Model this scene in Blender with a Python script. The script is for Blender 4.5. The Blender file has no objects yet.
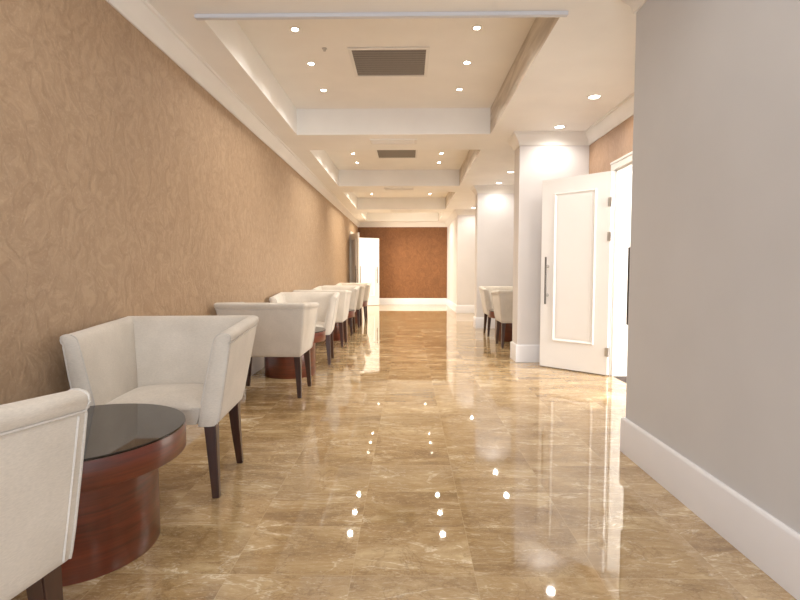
import bpy, bmesh, math, random
from mathutils import Vector, Matrix
random.seed(4)
C = bpy.context.scene.collection
PI = math.pi
CEIL = 2.70; REC = 3.0; XL = -1.65; XR = 1.303; XD = 2.12; YE = 16.27

# ---------------------------------------------------------------- materials
def new_mat(name):
    m = bpy.data.materials.new(name); m.use_nodes = True
    nt = m.node_tree; b = nt.nodes['Principled BSDF']
    return m, nt, b
def N(nt, t, **kw):
    n = nt.nodes.new(t)
    for k, v in kw.items():
        if k in n.inputs.keys() if isinstance(k, str) else False: n.inputs[k].default_value = v
        else: setattr(n, k, v)
    return n
def L(nt, a, b): nt.links.new(a, b)
def ramp(nt, fac, stops):
    r = nt.nodes.new('ShaderNodeValToRGB')
    while len(r.color_ramp.elements) < len(stops): r.color_ramp.elements.new(0.5)
    for e, (p, c) in zip(r.color_ramp.elements, stops):
        e.position = p; e.color = (c[0], c[1], c[2], 1)
    L(nt, fac, r.inputs['Fac']); return r
def srgb(r, g, b):
    f = lambda c: (c/255/12.92) if c/255 <= .04045 else ((c/255+.055)/1.055)**2.4
    return (f(r), f(g), f(b))
def mixc(nt, a, b, fac=None, mode='MIX'):
    m = nt.nodes.new('ShaderNodeMix'); m.data_type = 'RGBA'; m.blend_type = mode
    for s, v in ((6, a), (7, b)):
        if hasattr(v, 'is_output'): L(nt, v, m.inputs[s])
        else: m.inputs[s].default_value = (v[0], v[1], v[2], 1)
    if fac is not None:
        if hasattr(fac, 'is_output'): L(nt, fac, m.inputs[0])
        else: m.inputs[0].default_value = fac
    return m.outputs[2]
def math_(nt, op, a, b=None, clamp=False):
    m = nt.nodes.new('ShaderNodeMath'); m.operation = op; m.use_clamp = clamp
    for i, v in enumerate((a, b)):
        if v is None: continue
        if hasattr(v, 'is_output'): L(nt, v, m.inputs[i])
        else: m.inputs[i].default_value = v
    return m.outputs[0]
def bump(nt, h, bsdf, strength, dist=.01):
    bn = nt.nodes.new('ShaderNodeBump'); bn.inputs['Strength'].default_value = strength
    bn.inputs['Distance'].default_value = dist
    L(nt, h, bn.inputs['Height']); L(nt, bn.outputs[0], bsdf.inputs['Normal'])

def paint(name, col, rough=.6, var=.03):
    m, nt, b = new_mat(name)
    tc = N(nt, 'ShaderNodeTexCoord'); n = N(nt, 'ShaderNodeTexNoise', Scale=2.2, Detail=3.0)
    L(nt, tc.outputs['Object'], n.inputs['Vector'])
    c2 = tuple(c*(1-var*2) for c in col)
    r = ramp(nt, n.outputs['Fac'], [(.3, c2), (.7, col)])
    L(nt, r.outputs[0], b.inputs['Base Color']); b.inputs['Roughness'].default_value = rough
    n2 = N(nt, 'ShaderNodeTexNoise', Scale=180.0); L(nt, tc.outputs['Object'], n2.inputs['Vector'])
    bump(nt, n2.outputs['Fac'], b, .05, .002)
    return m

def wallpaper(name, c_lo, c_hi, c_fleck, bstr=.5, spec=.35, sheen_s=1.0):
    # embossed leafy damask
    m, nt, b = new_mat(name)
    tc = N(nt, 'ShaderNodeTexCoord')
    warp = N(nt, 'ShaderNodeTexNoise', Scale=3.0, Detail=2.0); L(nt, tc.outputs['Object'], warp.inputs['Vector'])
    vm = nt.nodes.new('ShaderNodeVectorMath'); vm.operation = 'MULTIPLY_ADD'
    L(nt, warp.outputs['Color'], vm.inputs[0]); vm.inputs[1].default_value = (.35, .35, .35)
    L(nt, tc.outputs['Object'], vm.inputs[2])
    mp = N(nt, 'ShaderNodeMapping'); mp.inputs['Scale'].default_value = (1, 1, .55); mp.inputs['Rotation'].default_value = (.6, 0, 0)
    L(nt, vm.outputs[0], mp.inputs['Vector'])
    v = N(nt, 'ShaderNodeTexVoronoi', Scale=8.0 * sheen_s); v.feature = 'DISTANCE_TO_EDGE'
    L(nt, mp.outputs[0], v.inputs['Vector'])
    leaf = ramp(nt, v.outputs['Distance'], [(.02, (0, 0, 0)), (.09, (1, 1, 1))])
    n = N(nt, 'ShaderNodeTexNoise', Scale=16.0 * sheen_s, Detail=5.0, Roughness=.65, Distortion=1.2)
    L(nt, mp.outputs[0], n.inputs['Vector'])
    fl = ramp(nt, n.outputs['Fac'], [(.44, (0, 0, 0)), (.62, (1, 1, 1))])
    h = math_(nt, 'ADD', math_(nt, 'MULTIPLY', leaf.outputs[0], .35), math_(nt, 'MULTIPLY', fl.outputs[0], .8))
    base = mixc(nt, c_lo, c_hi, math_(nt, 'MULTIPLY', h, .8, True))
    fine = N(nt, 'ShaderNodeTexNoise', Scale=75.0, Detail=4.0); L(nt, tc.outputs['Object'], fine.inputs['Vector'])
    ff = ramp(nt, fine.outputs['Fac'], [(.55, (0, 0, 0)), (.72, (1, 1, 1))])
    col = mixc(nt, base, c_fleck, math_(nt, 'MULTIPLY', ff.outputs[0], .45))
    L(nt, col, b.inputs['Base Color'])
    b.inputs['Roughness'].default_value = .5; b.inputs['Specular IOR Level'].default_value = spec
    bump(nt, h, b, bstr, .004)
    return m

def marble(name):
    m, nt, b = new_mat(name)
    tc = N(nt, 'ShaderNodeTexCoord')
    sx = N(nt, 'ShaderNodeSeparateXYZ'); L(nt, tc.outputs['Object'], sx.inputs[0])
    TX, TY = .44, .335
    u = math_(nt, 'DIVIDE', math_(nt, 'ADD', sx.outputs[0], .2 + 8.8), TX)
    v = math_(nt, 'DIVIDE', math_(nt, 'ADD', sx.outputs[1], 20.1 - 2.02 - .0), TY)
    iu, iv = math_(nt, 'FLOOR', u), math_(nt, 'FLOOR', v)
    fu, fv = math_(nt, 'FRACT', u), math_(nt, 'FRACT', v)
    cmb = N(nt, 'ShaderNodeCombineXYZ'); L(nt, iu, cmb.inputs[0]); L(nt, iv, cmb.inputs[1])
    wn = N(nt, 'ShaderNodeTexWhiteNoise'); wn.noise_dimensions = '3D'; L(nt, cmb.outputs[0], wn.inputs['Vector'])
    off = nt.nodes.new('ShaderNodeVectorMath'); off.operation = 'MULTIPLY_ADD'
    L(nt, wn.outputs['Color'], off.inputs[0]); off.inputs[1].default_value = (7, 7, 7); L(nt, tc.outputs['Object'], off.inputs[2])
    mp = N(nt, 'ShaderNodeMapping'); mp.inputs['Scale'].default_value = (.8, 2.3, 1); L(nt, off.outputs[0], mp.inputs['Vector'])
    n1 = N(nt, 'ShaderNodeTexNoise', Scale=2.2, Detail=12.0, Roughness=.72, Distortion=.55); L(nt, mp.outputs[0], n1.inputs['Vector'])
    body = ramp(nt, n1.outputs['Fac'], [(.28, srgb(96, 70, 42)), (.42, srgb(134, 104, 67)), (.52, srgb(160, 130, 88)), (.68, srgb(208, 184, 142))])
    # cloudy drift that runs across tiles
    nb = N(nt, 'ShaderNodeTexNoise', Scale=1.3, Detail=3.0); L(nt, tc.outputs['Object'], nb.inputs['Vector'])
    tilev = math_(nt, 'ADD', math_(nt, 'MULTIPLY', wn.outputs['Value'], .24), math_(nt, 'MULTIPLY', nb.outputs['Fac'], .12))
    col = mixc(nt, body.outputs[0], srgb(204, 173, 126), tilev)
    # thin pale veins
    nv = N(nt, 'ShaderNodeTexNoise', Scale=2.6, Detail=5.0, Roughness=.6, Distortion=.9); L(nt, mp.outputs[0], nv.inputs['Vector'])
    vein = math_(nt, 'ABSOLUTE', math_(nt, 'SUBTRACT', nv.outputs['Fac'], .5))
    vr = ramp(nt, vein, [(0, (1, 1, 1)), (.016, (0, 0, 0))])
    msk = ramp(nt, n1.outputs['Fac'], [(.45, (0, 0, 0)), (.6, (1, 1, 1))])
    col = mixc(nt, col, srgb(236, 220, 190), math_(nt, 'MULTIPLY', math_(nt, 'MULTIPLY', vr.outputs[0], msk.outputs[0]), .85))
    nd = N(nt, 'ShaderNodeTexNoise', Scale=3.4, Detail=6.0, Roughness=.65, Distortion=.5); L(nt, off.outputs[0], nd.inputs['Vector'])
    dv = ramp(nt, math_(nt, 'ABSOLUTE', math_(nt, 'SUBTRACT', nd.outputs['Fac'], .47)), [(0, (1, 1, 1)), (.02, (0, 0, 0))])
    col = mixc(nt, col, srgb(112, 82, 50), math_(nt, 'MULTIPLY', dv.outputs[0], .4))
    sp = N(nt, 'ShaderNodeTexNoise', Scale=38.0, Detail=5.0, Roughness=.7); L(nt, mp.outputs[0], sp.inputs['Vector'])
    spr = ramp(nt, sp.outputs['Fac'], [(.56, (0, 0, 0)), (.68, (1, 1, 1))])
    col = mixc(nt, col, srgb(226, 206, 170), math_(nt, 'MULTIPLY', spr.outputs[0], .45))
    vc = N(nt, 'ShaderNodeTexVoronoi', Scale=9.0); vc.feature = 'DISTANCE_TO_EDGE'
    vw = nt.nodes.new('ShaderNodeVectorMath'); vw.operation = 'MULTIPLY_ADD'; L(nt, n1.outputs['Color'], vw.inputs[0]); vw.inputs[1].default_value = (.6, .6, .6); L(nt, off.outputs[0], vw.inputs[2])
    L(nt, vw.outputs[0], vc.inputs['Vector'])
    vcr = ramp(nt, vc.outputs['Distance'], [(0, (1, 1, 1)), (.03, (0, 0, 0))])
    col = mixc(nt, col, srgb(224, 200, 160), math_(nt, 'MULTIPLY', vcr.outputs[0], .3))
    # joints
    def edge(f, T):
        d = math_(nt, 'MINIMUM', f, math_(nt, 'SUBTRACT', 1.0, f))
        return math_(nt, 'LESS_THAN', math_(nt, 'MULTIPLY', d, T), .0013)
    j = math_(nt, 'MAXIMUM', edge(fu, TX), edge(fv, TY))
    col = mixc(nt, col, srgb(205, 180, 140), math_(nt, 'MULTIPLY', j, .38))
    L(nt, col, b.inputs['Base Color'])
    # slight per-tile tilt of the polish
    rr = math_(nt, 'ADD', .012, math_(nt, 'MULTIPLY', n1.outputs['Fac'], .03))
    L(nt, rr, b.inputs['Roughness'])
    b.inputs['IOR'].default_value = 1.7; b.inputs['Specular IOR Level'].default_value = .75
    n3 = N(nt, 'ShaderNodeTexNoise', Scale=3.0, Detail=1.0); L(nt, off.outputs[0], n3.inputs['Vector'])
    bump(nt, n3.outputs['Fac'], b, .004, .004)
    return m

def wood(name, dark, light, rough=.3, axis='Z', coat=.4):
    m, nt, b = new_mat(name)
    tc = N(nt, 'ShaderNodeTexCoord'); mp = N(nt, 'ShaderNodeMapping')
    mp.inputs['Scale'].default_value = (2, 2, 34) if axis == 'Z' else (30, 30, 2.5)
    L(nt, tc.outputs['Object'], mp.inputs['Vector'])
    n = N(nt, 'ShaderNodeTexNoise', Scale=1.6, Detail=6.0, Roughness=.6, Distortion=.4); L(nt, mp.outputs[0], n.inputs['Vector'])
    r = ramp(nt, n.outputs['Fac'], [(.3, dark), (.7, light)])
    L(nt, r.outputs[0], b.inputs['Base Color']); b.inputs['Roughness'].default_value = rough
    b.inputs['Coat Weight'].default_value = coat; b.inputs['Coat Roughness'].default_value = .12
    return m

def fabric(name, col, col2):
    m, nt, b = new_mat(name)
    tc = N(nt, 'ShaderNodeTexCoord')
    n = N(nt, 'ShaderNodeTexNoise', Scale=5.0, Detail=3.0); L(nt, tc.outputs['Object'], n.inputs['Vector'])
    w1 = N(nt, 'ShaderNodeTexNoise', Scale=1.0, Detail=3.0)
    mp = N(nt, 'ShaderNodeMapping'); mp.inputs['Scale'].default_value = (90, 90, 420); L(nt, tc.outputs['Object'], mp.inputs['Vector'])
    L(nt, mp.outputs[0], w1.inputs['Vector'])
    r = ramp(nt, n.outputs['Fac'], [(.3, col2), (.7, col)])
    r2 = ramp(nt, w1.outputs['Fac'], [(.3, (.86, .86, .86)), (.7, (1, 1, 1))])
    L(nt, mixc(nt, r.outputs[0], r2.outputs[0], 1.0, 'MULTIPLY'), b.inputs['Base Color'])
    b.inputs['Roughness'].default_value = .85; b.inputs['Sheen Weight'].default_value = .25
    b.inputs['Specular IOR Level'].default_value = .2
    big = N(nt, 'ShaderNodeTexNoise', Scale=7.0, Detail=2.0); L(nt, tc.outputs['Object'], big.inputs['Vector'])
    bump(nt, math_(nt, 'ADD', math_(nt, 'MULTIPLY', w1.outputs['Fac'], .12), big.outputs['Fac']), b, .35, .012)
    return m

def simple(name, col, rough=.4, metal=0., coat=0., emit=None, es=0.):
    m, nt, b = new_mat(name)
    tc = N(nt, 'ShaderNodeTexCoord'); n = N(nt, 'ShaderNodeTexNoise', Scale=40.0); L(nt, tc.outputs['Object'], n.inputs['Vector'])
    r = ramp(nt, n.outputs['Fac'], [(.3, tuple(c*.94 for c in col)), (.7, col)]); L(nt, r.outputs[0], b.inputs['Base Color'])
    b.inputs['Roughness'].default_value = rough; b.inputs['Metallic'].default_value = metal; b.inputs['Coat Weight'].default_value = coat
    if emit: b.inputs['Emission Color'].default_value = (*emit, 1); b.inputs['Emission Strength'].default_value = es
    return m

M = {}
M['ceil'] = paint('ceiling_paint', srgb(250, 247, 242))
M['recess'] = paint('recess_paint', srgb(250, 246, 240))
M['fasc'] = paint('recess_side_paint', srgb(248, 246, 242), .45)
M['trim'] = paint('trim_paint', srgb(240, 236, 230), .35)
M['near'] = paint('near_wall_paint', srgb(206, 206, 208), .55)
M['pier'] = paint('pier_paint', srgb(224, 219, 217), .5)
M['skirt'] = paint('skirting_paint', srgb(236, 235, 238), .28)
def recess_reflect():  # right tray sides: shaded look and reflection streaks painted into the colour
    m, nt, b = new_mat('recess_side_painted_reflection')
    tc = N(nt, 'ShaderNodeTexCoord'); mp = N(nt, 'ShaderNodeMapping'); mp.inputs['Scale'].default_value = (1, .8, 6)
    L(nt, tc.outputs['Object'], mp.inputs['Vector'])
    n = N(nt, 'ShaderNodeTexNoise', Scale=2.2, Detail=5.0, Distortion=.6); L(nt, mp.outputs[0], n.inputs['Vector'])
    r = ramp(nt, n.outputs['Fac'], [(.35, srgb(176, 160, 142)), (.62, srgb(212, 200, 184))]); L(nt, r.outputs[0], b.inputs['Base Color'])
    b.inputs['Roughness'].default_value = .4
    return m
M['recess_reflect'] = recess_reflect()
M['lip'] = paint('lip_paint', srgb(214, 214, 218), .4)
M['paperL'] = wallpaper('beige_damask_paper', srgb(160, 131, 103), srgb(182, 153, 123), srgb(196, 170, 142), .6)
M['paperR'] = wallpaper('tan_damask_paper', srgb(160, 126, 98), srgb(174, 140, 112), srgb(188, 156, 128), .3)
M['paperE'] = wallpaper('brown_damask_paper', srgb(112, 70, 38), srgb(134, 86, 50), srgb(160, 112, 68), .5, sheen_s=.6)
M['floor'] = marble('polished_marble')
M['carpet'] = simple('dark_carpet', srgb(62, 50, 46), .95)
M['table'] = wood('mahogany_veneer', srgb(62, 22, 10), srgb(112, 42, 22), .3)
M['leg'] = wood('dark_leg_wood', srgb(40, 20, 14), srgb(64, 34, 24), .35, 'X', .3)
M['glass'] = simple('smoked_glass', srgb(26, 20, 18), .04, 0, 0)
M['glass_edge'] = simple('glass_edge', srgb(14, 12, 12), .15)
M['fab'] = fabric('cream_upholstery', srgb(222, 212, 198), srgb(206, 196, 182))
M['pipe'] = fabric('pale_piping', srgb(216, 208, 198), srgb(204, 196, 186))
M['door'] = paint('door_lacquer', srgb(244, 242, 240), .3, .01)
M['steel'] = simple('brushed_steel', srgb(196, 192, 188), .35, .6)
M['dkmetal'] = simple('dark_handle', srgb(84, 78, 74), .35, .6)
M['vent'] = simple('vent_slat', srgb(132, 124, 118), .5)
M['ventdk'] = simple('vent_dark', srgb(38, 33, 30), .8)
M['lamp'] = simple('lamp_glow', (1, .9, .75), .4, emit=(1, .88, .68), es=60)
M['lamp_side'] = simple('lamp_glow_wide', (1, .95, .85), .4, emit=(1, .93, .8), es=14)
M['white'] = paint('fixture_white', srgb(240, 236, 230), .4)

# ---------------------------------------------------------------- mesh helpers
def link(name, bm, mat, parent=None, smooth=None, loc=None):
    me = bpy.data.meshes.new(name); bm.normal_update(); bm.to_mesh(me); bm.free()
    for mm in (mat if isinstance(mat, (list, tuple)) else [mat]): me.materials.append(mm)
    o = bpy.data.objects.new(name, me); C.objects.link(o)
    if parent: o.parent = parent
    if loc: o.location = loc
    if smooth is not None:
        for p in me.polygons: p.use_smooth = True
        me.set_sharp_from_angle(angle=math.radians(smooth))
    return o
def box(bm, x0, x1, y0, y1, z0, z1, mi=0):
    vs = [bm.verts.new(p) for p in ((x0,y0,z0),(x1,y0,z0),(x1,y1,z0),(x0,y1,z0),(x0,y0,z1),(x1,y0,z1),(x1,y1,z1),(x0,y1,z1))]
    for f in ((0,3,2,1),(4,5,6,7),(0,1,5,4),(1,2,6,5),(2,3,7,6),(3,0,4,7)):
        bm.faces.new([vs[i] for i in f]).material_index = mi
    return vs
def bbox(bm, x0, x1, y0, y1, z0, z1, r=.003, seg=2):
    t = bmesh.new(); box(t, x0, x1, y0, y1, z0, z1)
    bmesh.ops.bevel(t, geom=t.edges[:], offset=r, segments=seg, affect='EDGES')
    me = bpy.data.meshes.new('t'); t.to_mesh(me); t.free(); bm.from_mesh(me); bpy.data.meshes.remove(me)
def quad(bm, pts, mi=0):
    bm.faces.new([bm.verts.new(p) for p in pts]).material_index = mi
def lathe(bm, prof, n=64, c=(0,0)):
    rings = []
    for r, z in prof:
        if r < 1e-6: rings.append([bm.verts.new((c[0], c[1], z))])
        else: rings.append([bm.verts.new((c[0]+r*math.cos(2*PI*k/n), c[1]+r*math.sin(2*PI*k/n), z)) for k in range(n)])
    for a, b in zip(rings, rings[1:]):
        for k in range(n):
            k2 = (k+1) % n
            if len(a) == 1 and len(b) == 1: continue
            if len(a) == 1: bm.faces.new((a[0], b[k], b[k2]))
            elif len(b) == 1: bm.faces.new((a[k], b[0], a[k2]))
            else: bm.faces.new((a[k], b[k], b[k2], a[k2]))
    bmesh.ops.recalc_face_normals(bm, faces=bm.faces[:])
def tube(bm, pts, r, n=8):
    pts = [Vector(p) for p in pts]; rings = []
    for i, p in enumerate(pts):
        d = (pts[min(i+1, len(pts)-1)] - pts[max(i-1, 0)]).normalized()
        up = Vector((0,0,1)) if abs(d.z) < .9 else Vector((0,1,0))
        a = d.cross(up).normalized(); b = d.cross(a)
        rings.append([bm.verts.new(p + r*(math.cos(2*PI*k/n)*a + math.sin(2*PI*k/n)*b)) for k in range(n)])
    for A, B in zip(rings, rings[1:]):
        for k in range(n): bm.faces.new((A[k], B[k], B[(k+1)%n], A[(k+1)%n]))
    bm.faces.new(rings[0]); bm.faces.new(rings[-1][::-1])
    bmesh.ops.recalc_face_normals(bm, faces=bm.faces[:])
def sweep(bm, path, prof, side=1):
    """prof = (distance out from wall, z); path = plan polyline; side=+1: room is on the left of travel."""
    P = [Vector((x, y)) for x, y in path]; n = len(P); rows = []
    for i in range(n):
        ns = []
        if i > 0: d = (P[i]-P[i-1]).normalized(); ns.append(Vector((-d.y, d.x))*side)
        if i < n-1: d = (P[i+1]-P[i]).normalized(); ns.append(Vector((-d.y, d.x))*side)
        m = ns[0] if len(ns) == 1 else (ns[0]+ns[1]) / (1 + ns[0].dot(ns[1]))
        rows.append([bm.verts.new((P[i].x+m.x*o, P[i].y+m.y*o, z)) for o, z in prof])
    k = len(prof)
    for A, B in zip(rows, rows[1:]):
        for j in range(k): bm.faces.new((A[j], A[(j+1)%k], B[(j+1)%k], B[j]))
    bm.faces.new(rows[0]); bm.faces.new(rows[-1][::-1])
    bmesh.ops.recalc_face_normals(bm, faces=bm.faces[:])
def empty(name, loc=(0,0,0), rz=0, label=None, cat=None, group=None, kind=None):
    o = bpy.data.objects.new(name, None); C.objects.link(o); o.empty_display_size = .1
    o.location = loc; o.rotation_euler = (0, 0, rz); tag(o, label, cat, group, kind); return o
def tag(o, label=None, cat=None, group=None, kind=None):
    if label: o['label'] = label
    if cat: o['category'] = cat
    if group: o['group'] = group
    if kind: o['kind'] = kind
    return o
def copy_tree(o, parent=None):
    c = o.copy(); C.objects.link(c)
    if parent: c.parent = parent
    for ch in [x for x in bpy.data.objects if x.parent == o]: copy_tree(ch, c)
    return c
def struct(name, bm, mat, label, cat, smooth=None):
    return tag(link(name, bm, mat, None, smooth), label, cat, kind='structure')

# ---------------------------------------------------------------- shell
TR = [(3.19, 5.88), (6.62, 9.36), (10.05, 12.80), (13.5, 15.75)]
TX0, TX1 = -1.315, .965
# floor
bm = bmesh.new(); box(bm, XL-.0, XD, -3, YE, -.1, 0); struct('floor', bm, M['floor'], 'polished beige-brown marble tiled corridor floor with mirror reflections', 'floor')
bm = bmesh.new(); box(bm, XD, 5.2, .6, 5.12, -.1, -.004); struct('floor_side_room', bm, M['carpet'], 'dark carpet just inside the white double doorway', 'floor')
bm = bmesh.new(); box(bm, -3.4, XL, 13.2, 16.2, -.1, -.002); struct('floor_far_room', bm, M['floor'], 'floor beyond the far left doorway', 'floor')
# ceiling with recesses
bm = bmesh.new()
ys = [-3] + [v for t in TR for v in t] + [YE]
for i in range(len(ys)-1):
    y0, y1 = ys[i], ys[i+1]
    if i % 2 == 0: quad(bm, [(XL,y0,CEIL),(XL,y1,CEIL),(XD,y1,CEIL),(XD,y0,CEIL)])
    else:
        quad(bm, [(XL,y0,CEIL),(XL,y1,CEIL),(TX0,y1,CEIL),(TX0,y0,CEIL)])
        quad(bm, [(TX1,y0,CEIL),(TX1,y1,CEIL),(XD,y1,CEIL),(XD,y0,CEIL)])
        s = .0
        for a, b_ in (((TX0,y0),(TX0,y1)), ((TX0,y1),(TX1,y1)), ((TX1,y1),(TX1,y0)), ((TX1,y0),(TX0,y0))):
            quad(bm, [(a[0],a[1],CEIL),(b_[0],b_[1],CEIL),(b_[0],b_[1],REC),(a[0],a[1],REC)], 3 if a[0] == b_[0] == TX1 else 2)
        quad(bm, [(TX0,y0,REC),(TX0,y1,REC),(TX1,y1,REC),(TX1,y0,REC)], 1)
struct('ceiling', bm, [M['ceil'], M['recess'], M['fasc'], M['recess_reflect']], 'cream ceiling with a row of rectangular recessed trays', 'ceiling')
bm = bmesh.new(); box(bm, XD, 5.2, .6, 5.12, CEIL, CEIL+.1); struct('ceiling_side_room', bm, M['ceil'], 'ceiling of the room behind the double door', 'ceiling')
bm = bmesh.new(); box(bm, -3.4, XL, 13.2, 16.2, CEIL, CEIL+.1); struct('ceiling_far_room', bm, M['ceil'], 'ceiling beyond the far left doorway', 'ceiling')
# left wall with far doorway
D0, D1 = 13.95, 15.5
bm = bmesh.new()
box(bm, XL-.15, XL, -3, D0, 0, CEIL); box(bm, XL-.15, XL, D0, D1, 2.17, CEIL); box(bm, XL-.15, XL, D1, YE, 0, CEIL)
struct('wall_left', bm, M['paperL'], 'beige embossed damask papered wall along the left of the corridor', 'wall')
bm = bmesh.new()
box(bm, -3.5, -3.4, 13.2, 16.2, 0, CEIL); box(bm, -3.4, XL-.15, 13.1, 13.2, 0, CEIL); box(bm, -3.4, XL-.15, 16.2, 16.3, 0, CEIL)
struct('wall_far_room', bm, M['pier'], 'pale wall beyond the far left doorway', 'wall')
bm = bmesh.new(); box(bm, XR, XD+.15, -3, 2.91, 0, CEIL)
struct('wall_right', bm, M['near'], 'plain pale grey wall filling the right foreground', 'wall')
OD0, OD1, ODH = 3.66, 5.09, 2.12
bm = bmesh.new()
box(bm, XD, XD+.15, 2.91, OD0, 0, CEIL); box(bm, XD, XD+.15, OD0, OD1, ODH, CEIL); box(bm, XD, XD+.15, OD1, 5.86, 0, CEIL)
struct('wall_doorway', bm, M['paperR'], 'tan papered wall above and around the white double door', 'wall')
bm = bmesh.new()
box(bm, 5.2, 5.3, .5, 5.3, 0, CEIL); box(bm, XD+.15, 5.2, .5, .6, 0, CEIL); box(bm, XD+.15, 5.2, OD1+.01, OD1+.2, 0, CEIL)
struct('wall_side_room', bm, M['trim'], 'bright white wall seen through the open double door', 'wall')
for i, (y0, y1, lb) in enumerate(((5.86, 6.14, 'off-white projecting wall pier beside the open white door'), (9.36, 9.64, 'off-white projecting wall pier behind the alcove chairs'))):
    bm = bmesh.new(); box(bm, 1.31, XD+.15, y0, y1, 0, CEIL); struct('wall_pier_%d' % (i+1), bm, M['pier'], lb, 'wall')
bm = bmesh.new(); box(bm, 1.29, XD+.15, 12.9, YE, 0, CEIL); struct('wall_pier_3', bm, M['pier'], 'white wall block at the far right end of the corridor', 'wall')
bm = bmesh.new(); box(bm, XD, XD+.15, 6.14, 9.36, 0, CEIL); struct('wall_alcove_1', bm, M['pier'], 'pale back wall of the alcove with two armchairs', 'wall')
bm = bmesh.new(); box(bm, XD, XD+.15, 9.64, 12.9, 0, CEIL); struct('wall_alcove_2', bm, M['pier'], 'pale back wall of the farther alcove', 'wall')
bm = bmesh.new(); box(bm, XL-.15, XD+.15, YE, YE+.15, 0, CEIL); struct('wall_end', bm, M['paperE'], 'dark brown damask papered wall closing the corridor end', 'wall')

# crown moulding
cp = [(0, CEIL-.142), (.012, CEIL-.142), (.016, CEIL-.118), (.028, CEIL-.088), (.05, CEIL-.06), (.066, CEIL-.034), (.07, CEIL-.02), (.084, CEIL-.016), (.088, CEIL-.0005), (0, CEIL-.0005)]
def profpath(name, path, prof, label, cat='moulding', mat='trim'):
    bm = bmesh.new(); sweep(bm, path, prof, 1); return struct(name, bm, M[mat], label, cat, 35)
profpath('trim_1', [(XL, YE), (XL, -3)], cp, 'white stepped crown moulding along the top of the left wall')
profpath('trim_2', [(XR, -3), (XR, 2.91), (XD, 2.91), (XD, 5.86), (1.31, 5.86), (1.31, 6.14), (XD, 6.14), (XD, 9.36), (1.31, 9.36), (1.31, 9.64), (XD, 9.64), (XD, 12.9), (1.29, 12.9), (1.29, YE)], cp, 'white crown moulding stepping around the right walls and piers')
profpath('trim_3', [(1.29, YE), (XL, YE)], cp, 'white crown moulding above the brown end wall')
bp = [(0, .001), (.02, .001), (.02, .196), (.017, .203), (.008, .21), (0, .21)]
def skirting(name, path, label): return profpath(name, path, bp, label, 'baseboard', 'skirt')
skirting('baseboard_left', [(XL, D0-.09), (XL, -3)], 'white baseboard along the left wall behind the armchairs')
skirting('baseboard_left_end', [(XL, YE), (XL, D1+.09)], 'white baseboard in the far left corner')
skirting('baseboard_right', [(XR, -3), (XR, 2.91), (XD, 2.91), (XD, OD0-.09)], 'tall white baseboard along the grey right foreground wall')
skirting('baseboard_pier', [(XD, OD1+.09), (XD, 5.86), (1.31, 5.86), (1.31, 6.14), (XD, 6.14), (XD, 9.36), (1.31, 9.36), (1.31, 9.64), (XD, 9.64), (XD, 12.9), (1.29, 12.9), (1.29, YE)], 'white baseboard running around the right piers and alcoves')
skirting('baseboard_end', [(1.27, YE), (XL+.02, YE)], 'white baseboard under the brown end wall')
# strip on the near edge of the first tray
bm = bmesh.new(); bbox(bm, TX0-.03, TX1+.03, 3.155, 3.19, CEIL-.024, CEIL, .003)
struct('trim_4', bm, M['lip'], 'thin bluish-white strip along the near edge of the first ceiling tray', 'trim')

# ---------------------------------------------------------------- doors
def casing(name, x, sgn, y0, y1, h, w, label):
    bm = bmesh.new(); a, b = sorted((x, x+sgn*.022)); a2, b2 = sorted((x+sgn*.022, x+sgn*.03))
    box(bm, a, b, y0-w, y0, 0, h); box(bm, a, b, y1, y1+w, 0, h); box(bm, a, b, y0-w, y1+w, h, h+w)
    box(bm, a2, b2, y0-w, y0-w+.02, 0, h); box(bm, a2, b2, y1+w-.02, y1+w, 0, h); box(bm, a2, b2, y0-w, y1+w, h+w-.02, h+w)
    # lining of the opening
    xi = x - sgn*.15; a, b = sorted((xi, x))
    box(bm, a, b, y0, y0+.02, 0, h); box(bm, a, b, y1-.02, y1, 0, h); box(bm, a, b, y0, y1, h-.02, h)
    return struct(name, bm, M['trim'], label, 'door frame')
casing('trim_5', XD, -1, OD0, OD1, ODH, .085, 'white casing around the open double doorway on the right')
casing('trim_6', XL, 1, D0, D1, 2.17, .07, 'white casing around the doorway at the far left')

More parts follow.
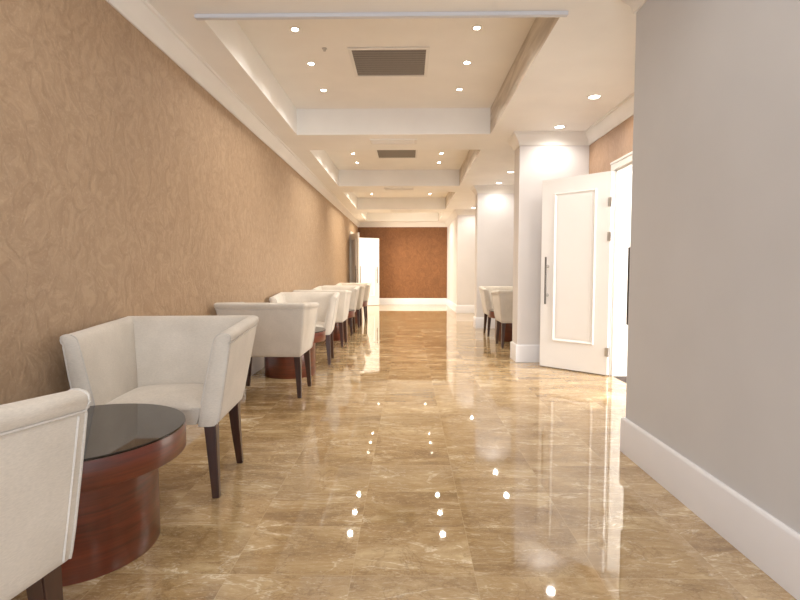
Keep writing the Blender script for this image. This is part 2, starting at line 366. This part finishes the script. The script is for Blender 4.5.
def leaf_obj(name, hinge, free, h, flip, label, mat='door', handle_mat='dkmetal', margin=.15):
    """leaf from hinge (x,y) towards free (x,y); local x from hinge, face with handle = +y*flip"""
    hx, hy = hinge; d = Vector((free[0]-hx, free[1]-hy)); w = d.length; rz = math.atan2(d.y, d.x)
    root = empty(name, (hx, hy, .012), rz, label, 'door', kind='structure')
    T = .022
    bm = bmesh.new(); bbox(bm, 0, w, -T, T, 0, h, .003)
    link('leaf', bm, M[mat], root)
    z0, z1 = .30, h-.16
    for s in (-1, 1):
        bm = bmesh.new()
        x0, x1 = margin, w-margin
        # raised moulding frame + field
        pr = [(0, T), (.004, T+.011), (.012, T+.012), (.020, T+.006), (.03, T+.001), (.03, T)]
        cs = [(x0, z0), (x1, z0), (x1, z1), (x0, z1)]; dirs = [(1, 1), (-1, 1), (-1, -1), (1, -1)]
        rings = [[bm.verts.new((c[0]+dd[0]*o, s*yy, c[1]+dd[1]*o)) for o, yy in pr] for c, dd in zip(cs, dirs)]
        for k in range(4):
            A, B = rings[k], rings[(k+1) % 4]
            for j in range(len(pr)-1): bm.faces.new((A[j], A[j+1], B[j+1], B[j]))
        box(bm, x0+.05, x1-.05, min(s*T, s*(T+.004)), max(s*T, s*(T+.004)), z0+.05, z1-.05)
        bmesh.ops.recalc_face_normals(bm, faces=bm.faces[:])
        link('panel_moulding', bm, M[mat], root)
    for s in (-1, 1):
        hb = bmesh.new(); xh = w-.085; yh = s*(T+.05)
        tube(hb, [(xh, yh, .71), (xh, yh, 1.235)], .011, 12)
        ho = link('handle', hb, M[handle_mat], root, 40)
        pb = bmesh.new()
        for z in (.81, 1.13): tube(pb, [(xh, s*(T-.002), z), (xh, yh, z)], .009, 10); tube(pb, [(xh, s*(T-.001), z), (xh, s*(T+.004), z)], .018, 14)
        link('handle_post', pb, M['steel'], ho, 40)
    for z in (.24, 1.43, 1.78):
        hb = bmesh.new(); tube(hb, [(-.008, flip*(T+.004), z-.05), (-.008, flip*(T+.004), z+.05)], .009, 10)
        box(hb, -.012, .03, min(flip*(T-.001), flip*(T+.003)), max(flip*(T-.001), flip*(T+.003)), z-.045, z+.045)
        link('hinge', hb, M['steel'], root, 40)
    return root
leaf_obj('door_1', (2.075, 5.07), (1.52, 5.60), 2.09, 1, 'white panelled door leaf standing open against the pier, long steel bar handle')
leaf_obj('door_2', (2.075, 3.68), (1.47, 3.235), 2.09, -1, 'second white door leaf mostly hidden behind the grey right wall, dark bar handle showing')
leaf_obj('door_3', (-1.62, 13.93), (-1.325, 13.22), 2.13, 1, 'shaded door leaf ajar from the left wall at the far end')
leaf_obj('door_4', (-1.62, 15.52), (-.94, 15.86), 2.15, 1, 'bright white door leaf open in front of the brown end wall')

# ---------------------------------------------------------------- armchair
def make_chair(name='armchair'):
    root = empty(name)
    ZB, ZT = .355, .79
    # plan outline (outer) at bottom and top; faces -y, front at y=-.29
    def outline(hw, y0, y1, r, n=6):
        pts = [(-hw, y0), (-hw, y0+.12), (-hw, (y0+y1)/2), (-hw, y1-r)]
        pts += [(-hw+r-r*math.cos(a), y1-r+r*math.sin(a)) for a in [PI/2*k/n for k in range(1, n)]]
        pts += [(-hw+r, y1), (-hw*.5, y1), (0, y1), (hw*.5, y1), (hw-r, y1)]
        pts += [(hw-r+r*math.sin(a), y1-r+r*math.cos(a)) for a in [PI/2*k/n for k in range(1, n)]]
        pts += [(hw, y1-r), (hw, (y0+y1)/2), (hw, y0+.12), (hw, y0)]
        return [Vector(p) for p in pts]
    OB = outline(.310, -.275, .20, .018); OT = outline(.38, -.275, .335, .022)
    def nrm(P, i):
        d = (P[min(i+1, len(P)-1)] - P[max(i-1, 0)]).normalized(); return Vector((d.y, -d.x))*1.0
    # inward normal
    def inward(i):
        n = nrm(OT, i); c = Vector((0, -.05)) - OT[i]
        return n if n.dot(c) > 0 else -n
    n_ = len(OT)
    # profile: (height t, inset)
    def P(i, z, ins):
        t = (z-ZB)/(ZT-ZB); p = OB[i].lerp(OT[i], t)
        z = ZB + (z-ZB)*(1 + .075*min(1, max(0, (OT[i].y+.275)/.55))); q = p + inward(i)*ins
        return Vector((q.x, q.y, z))
    prof = [(ZB, .012), (ZB+.01, .002), (ZB+.03, 0), (.45, -.002), (.60, -.002), (.735, 0), (.744, .003), (.752, -.003), (.768, -.006), (.782, -.001), (.79, .012), (.794, .03),
            (.792, .048), (.784, .062), (.768, .070), (.74, .074), (.66, .078), (.55, .084), (.46, .088), (.40, .088), (ZB, .088)]
    bm = bmesh.new(); rows = [[bm.verts.new(P(i, z, o)) for z, o in prof] for i in range(n_)]
    k = len(prof)
    for A, B in zip(rows, rows[1:]):
        for j in range(k): bm.faces.new((A[j], A[(j+1)%k], B[(j+1)%k], B[j]))
    # padded, slightly bulging arm fronts
    for row, sgn in ((rows[0], 1), (rows[-1], -1)):
        prev = row
        for ins, dy in ((.25, -.006), (.6, -.010)):
            cen = [v.co.copy() for v in prev]
            new = []
            for j, v in enumerate(row):
                # shrink toward mid-line of the arm section
                other = row[k-1-j] if True else v
                mid = (v.co + other.co)/2
                q = v.co.lerp(mid, ins); q.y = v.co.y + dy; new.append(bm.verts.new(q))
            for j in range(k):
                try: bm.faces.new((prev[j], prev[(j+1)%k], new[(j+1)%k], new[j]))
                except ValueError: pass
            prev = new
        try: bm.faces.new(prev)
        except ValueError: pass
    bmesh.ops.recalc_face_normals(bm, faces=bm.faces[:])
    link('upholstered_shell', bm, M['fab'], root, 50)
    # piping
    bm = bmesh.new()
    tube(bm, [P(i, .742, -.001) for i in range(n_)], .0035, 6)
    for i, s in ((0, -1), (n_-1, 1)):
        tube(bm, [P(i, z, o) + Vector((s*.001, -.001, 0)) for z, o in prof[1:-2]], .0035, 6)
        tube(bm, [P(i, z, 0) + Vector((s*.002, .022, 0)) for z in (.37, .45, .6, .735)], .003, 6)
    link('piping', bm, M['pipe'], root, 60)
    # seat box and cushion
    def slab(name, z0, z1, hw0, hw1, y0, y1, crown, mat, r=.02, nx=12, ny=12):
        bm = bmesh.new(); top = []; 
        def grid(z, hwf, cr):
            g = []
            for a in range(nx+1):
                col = []
                for b in range(ny+1):
                    u = a/nx*2-1; v = b/ny*2-1
                    e = (1-abs(u)**6)*(1-abs(v)**6)
                    col.append(bm.verts.new((u*hwf, (y0+y1)/2 + v*(y1-y0)/2, z + cr*e*(1-.35*(u*u+v*v)/2))))
                g.append(col)
            return g
        T = grid(z1-crown, hw1, crown); B = grid(z0, hw0, 0)
        for a in range(nx):
            for b in range(ny):
                bm.faces.new((T[a][b], T[a+1][b], T[a+1][b+1], T[a][b+1])); bm.faces.new((B[a][b], B[a][b+1], B[a+1][b+1], B[a+1][b]))
        for a in range(nx):
            bm.faces.new((T[a][0], B[a][0], B[a+1][0], T[a+1][0])); bm.faces.new((T[a][ny], T[a+1][ny], B[a+1][ny], B[a][ny]))
        for b in range(ny):
            bm.faces.new((T[0][b], T[0][b+1], B[0][b+1], B[0][b])); bm.faces.new((T[nx][b], B[nx][b], B[nx][b+1], T[nx][b+1]))
        bmesh.ops.recalc_face_normals(bm, faces=bm.faces[:])
        return link(name, bm, mat, root, 60)
    slab('seat_base', ZB+.004, .43, .212, .232, -.262, .13, .002, M['fab'])
    slab('seat_cushion', .43, .487, .229, .245, -.272, .15, .045, M['fab'])
    # legs
    for sx in (-1, 1):
        for sy in (-1, 1):
            bm = bmesh.new(); rows = []
            for t in [0, .25, .5, .75, 1]:
                z = .362*(1-t); w = .028*(1-t) + .016*t
                cx = sx*(.272 + .021*t); cy = (-.235 - .012*t) if sy < 0 else (.155 + .03*t*t)
                rows.append([bm.verts.new((cx+a*w, cy+b*w, z)) for a, b in ((-1,-1),(1,-1),(1,1),(-1,1))])
            for A, B in zip(rows, rows[1:]):
                for j in range(4): bm.faces.new((A[j], A[(j+1)%4], B[(j+1)%4], B[j]))
            bm.faces.new(rows[0]); bm.faces.new(rows[-1])
            bmesh.ops.recalc_face_normals(bm, faces=bm.faces[:])
            bmesh.ops.bevel(bm, geom=[e for e in bm.edges if abs((e.verts[0].co-e.verts[1].co).z) > .03], offset=.003, segments=2, affect='EDGES')
            link('leg', bm, M['leg'], root, 40)
    return root

CX = -1.243
# world y of the front leg and direction: 'n' faces the camera (-y), 'f' faces away (+y)
CH = [
 ('B', CX+.012, 2.508, math.radians(4.5), 'cream armchair facing the viewer behind the nearest smoked glass table'),
 ('A', -1.195, .95, PI - math.radians(9), 'cream armchair cropped at the bottom left corner, only its outer arm showing'),
 ('C', CX+.02, 4.325, PI, 'cream armchair turned away, second table base showing under its back'),
 ('D', CX+.02, 5.87, math.radians(4), 'cream armchair facing the viewer just behind the second table'),
 ('E', CX, 7.20, PI, 'cream armchair turned away, third pair along the left wall, near one'),
 ('F', CX-.01, 8.55, 0, 'cream armchair facing the viewer, third pair along the left wall, far one'),
 ('G', CX, 9.62, PI, 'cream armchair turned away, near one of the farthest pair on the left'),
 ('H', CX, 11.10, 0, 'cream armchair farthest along the left wall beside the far doors'),
 ('I', 1.635, 7.13, PI, 'tan-shadowed armchair turned away in the right alcove, partly behind the pier'),
 ('J', 1.645, 8.47, 0, 'white armchair facing the viewer at the back of the right alcove'),
]
proto = make_chair()
for i, (k, x, y, rz, lb) in enumerate(CH):
    o = proto if i == 0 else copy_tree(proto)
    o.location = (x, y, 0); o.rotation_euler = (0, 0, rz)
    tag(o, lb, 'armchair', 'armchairs around the low tables in the right alcove' if k in 'IJ' else 'armchairs in facing pairs along the left wall')

# ---------------------------------------------------------------- round table
def make_table():
    root = empty('coffee_table')
    bm = bmesh.new(); lathe(bm, [(0, 0), (.263, 0), (.266, .004), (.266, .362), (0, .362)], 96); link('pedestal', bm, M['table'], root, 40)
    bm = bmesh.new(); lathe(bm, [(0, .36), (.370, .36), (.374, .365), (.374, .458), (.372, .4605), (0, .4605)], 96); link('rim', bm, M['table'], root, 40)
    bm = bmesh.new(); lathe(bm, [(0, .461), (.371, .461), (.373, .463), (.373, .468), (.371, .470), (0, .470)], 96)
    g = link('glass_top', bm, [M['glass'], M['glass_edge']], root, 40); g['label'] = 'dark smoked glass disc top'
    for p in g.data.polygons:
        if abs(p.normal.z) < .5: p.material_index = 1
    return root
tb = make_table()
for i, (x, y, lb) in enumerate(((-1.272, 1.855, 'round mahogany coffee table with smoked glass top, nearest one at the lower left'),
        (-1.25, 5.14, 'round mahogany table half hidden behind the nearest turned-away armchair, second nearest of the row'),
        (-1.235, 7.86, 'round mahogany table between the third pair of armchairs on the left'),
        (-1.235, 10.36, 'round mahogany table between the farthest pair of armchairs on the left'),
        (1.66, 7.80, 'dark round table between the two armchairs in the right alcove'))):
    o = tb if i == 0 else copy_tree(tb)
    o.location = (x, y, 0); tag(o, lb, 'table', 'round coffee tables between facing armchairs')

# ---------------------------------------------------------------- ceiling fixtures
def make_light(r, mat, energy, size, name='downlight'):
    root = empty(name)
    bm = bmesh.new(); lathe(bm, [(r, -.001), (r+.002, -.006), (r+.012, -.006), (r+.018, -.001), (r+.018, .002), (r, .002)], 28); link('bezel', bm, M['white'], root, 40)
    bm = bmesh.new(); lathe(bm, [(0, -.003), (r*.98, -.003), (r*.98, 0), (0, 0)], 28); link('lens', bm, mat, root)
    ld = bpy.data.lights.new('spot_lamp', 'SPOT'); ld.energy = energy; ld.spot_size = math.radians(size); ld.spot_blend = .8
    ld.color = (1, .94, .86); ld.shadow_soft_size = .035
    lo = bpy.data.objects.new('spot_lamp', ld); C.objects.link(lo); lo.parent = root; lo.location = (0, 0, -.02)
    return root
dl = make_light(.025, M['lamp'], 34, 140)
pos = []
for t, (nm, ys_) in enumerate((('first', (3.98, 4.62, 5.28)), ('second', (7.38, 8.06, 8.72)), ('third', (10.83, 11.51, 12.18)), ('farthest', (14.3, 14.95)))):
    for j, y in enumerate(ys_):
        for x, sd in ((-.895, 'left'), (.54, 'right')):
            w = ('nearest', 'middle', 'farthest')[j] if len(ys_) == 3 else ('near', 'far')[j]
            pos.append((x, y, REC, 'glowing small downlight, %s on the %s side of the %s ceiling tray' % (w, sd, nm)))
zone = {}
def zone_lamp(o, key, e, col):
    lo = [c for c in bpy.data.objects if c.parent == o and c.type == 'LIGHT'][0]
    if key not in zone: zone[key] = lo.data.copy(); zone[key].energy = e; zone[key].color = col
    lo.data = zone[key]
first = True
for x, y, z, lb in pos:
    o = dl if first else copy_tree(dl); first = False
    zk = 0 if y < 6 else 1 if y < 9.5 else 2 if y < 13 else 3
    zone_lamp(o, 't%d' % zk, (24, 40, 60, 70)[zk], ((1, .95, .87), (1, .93, .81), (1, .90, .72), (1, .88, .66))[zk])
    o.location = (x, y, z); tag(o, lb, 'downlight', 'downlights in the ceiling trays')
sl = make_light(.048, M['lamp_side'], 19, 162)
first = True
for x, y, lb in ((1.72, 4.66, 'bright round downlight in the flat ceiling before the open door'),
                 (1.69, 5.60, 'bright round downlight directly above the open door leaf and pier'),
                 (1.66, 8.07, 'round downlight above the alcove chairs, nearer the viewer'),
                 (1.65, 9.05, 'round downlight above the alcove close to the second pier'),
                 (1.65, 11.5, 'round downlight over the farther alcove, nearer one'),
                 (1.65, 12.5, 'round downlight over the farther alcove, farther one')):
    o = sl if first else copy_tree(sl); first = False
    o.location = (x, y, CEIL); tag(o, lb, 'downlight', 'downlights in the flat ceiling on the right')
for x, y in ((-.9, .4), (.54, .4), (-.9, 1.9), (.54, 1.9), (-.9, -1.2), (.54, -1.2)):  # out-of-frame downlights added to light the near end
    o = copy_tree(sl); o.location = (x, y, CEIL); zone_lamp(o, 'near', 9, (1, .95, .88))
    tag(o, 'added unseen round downlight in the ceiling over the near end of the corridor', 'downlight', 'added downlights over the near corridor')

def vent(name, x0, x1, y0, y1, z, label, slats, dark='ventdk', slat='vent', fw=.03):
    cx, cy = (x0+x1)/2, (y0+y1)/2
    root = empty(name, (cx, cy, z), 0, label, 'air vent', 'ceiling air vents')
    hx, hy = (x1-x0)/2, (y1-y0)/2
    bm = bmesh.new()
    for b in ((-hx, hx, -hy, -hy+fw), (-hx, hx, hy-fw, hy), (-hx, -hx+fw, -hy+fw, hy-fw), (hx-fw, hx, -hy+fw, hy-fw)):
        box(bm, b[0], b[1], b[2], b[3], -.012, 0)
    link('frame', bm, M['white'], root)
    bm = bmesh.new(); box(bm, -hx+fw, hx-fw, -hy+fw, hy-fw, -.002, 0); link('backing', bm, M[dark], root)
    bm = bmesh.new(); n = slats
    for k in range(n):
        y = -hy+fw + (2*hy-2*fw)*(k+.5)/n; d = (hy-fw)/n*.7
        quad(bm, [(-hx+fw, y-d, -.003), (hx-fw, y-d, -.003), (hx-fw, y+d*.4, -.011), (-hx+fw, y+d*.4, -.011)])
    link('louvre', bm, M[slat], root)
vent('ceiling_vent', -.52, .185, 4.30, 4.92, REC, 'large grey louvred air vent in the first ceiling tray', 12)
vent('ceiling_vent', -.52, .15, 7.72, 8.36, REC, 'grey louvred air vent in the second ceiling tray', 12)
vent('slot_vent', -.47, .11, 6.08, 6.28, CEIL, 'narrow white slot vent in the beam between first and second tray', 4, 'ceil', 'white', .02)
vent('slot_vent', -.47, .11, 9.55, 9.75, CEIL, 'narrow white slot vent in the beam between second and third tray', 4, 'vent', 'white', .02)
vent('slot_vent', -.47, .11, 13.0, 13.2, CEIL, 'narrow white slot vent in the farthest ceiling beam', 4, 'vent', 'white', .02)
bm = bmesh.new(); lathe(bm, [(0, -.022), (.012, -.022), (.012, -.012), (.006, -.01), (.006, -.004), (.022, -.003), (.022, 0), (0, 0)], 20)
s = link('sprinkler_head', bm, M['steel'], None, 40, (-.72, 4.32, REC)); tag(s, 'tiny metal sprinkler head left of the large vent in the first tray', 'sprinkler')

# ---------------------------------------------------------------- lights
def area(name, loc, target, sx, sy, e, col):
    ld = bpy.data.lights.new(name, 'AREA'); ld.shape = 'RECTANGLE'; ld.size = sx; ld.size_y = sy; ld.energy = e; ld.color = col
    o = bpy.data.objects.new(name, ld); C.objects.link(o); o.location = loc
    o.rotation_euler = (Vector(target)-Vector(loc)).to_track_quat('-Z', 'Y').to_euler(); return o
area('added_cool_fill', (-.2, -2.8, 1.5), (-.2, 4, 1.3), 2.7, 2.4, 90, (.86, .92, 1))  # added soft cool fill behind the camera, no window modelled there
area('side_room_light', (4.6, 2.6, 1.9), (2.0, 4.6, 1.0), 2.2, 1.6, 340, (1, .95, .88))
area('far_room_light', (-3.1, 14.4, 1.7), (-1.2, 15.3, 1.1), 1.6, 1.6, 160, (1, .92, .78))

w = bpy.data.worlds.new('world'); bpy.context.scene.world = w; w.use_nodes = True
bg = w.node_tree.nodes['Background']; bg.inputs[0].default_value = (.8, .88, 1, 1); bg.inputs[1].default_value = .6

# ---------------------------------------------------------------- camera
f = 490.0
cam = bpy.data.cameras.new('camera'); cam.sensor_width = 36; cam.lens = 36*f/800; cam.clip_start = .02
co = bpy.data.objects.new('camera', cam); C.objects.link(co)
pitch = math.atan(28/f); yaw = math.atan(8/f)
co.location = (0, 0, 1.08); co.rotation_euler = (PI/2 - pitch, 0, yaw)
bpy.context.scene.camera = co
vs = bpy.context.scene.view_settings; vs.view_transform = 'Standard'; vs.look = 'None'; vs.exposure = 0.3; vs.gamma = 1.12
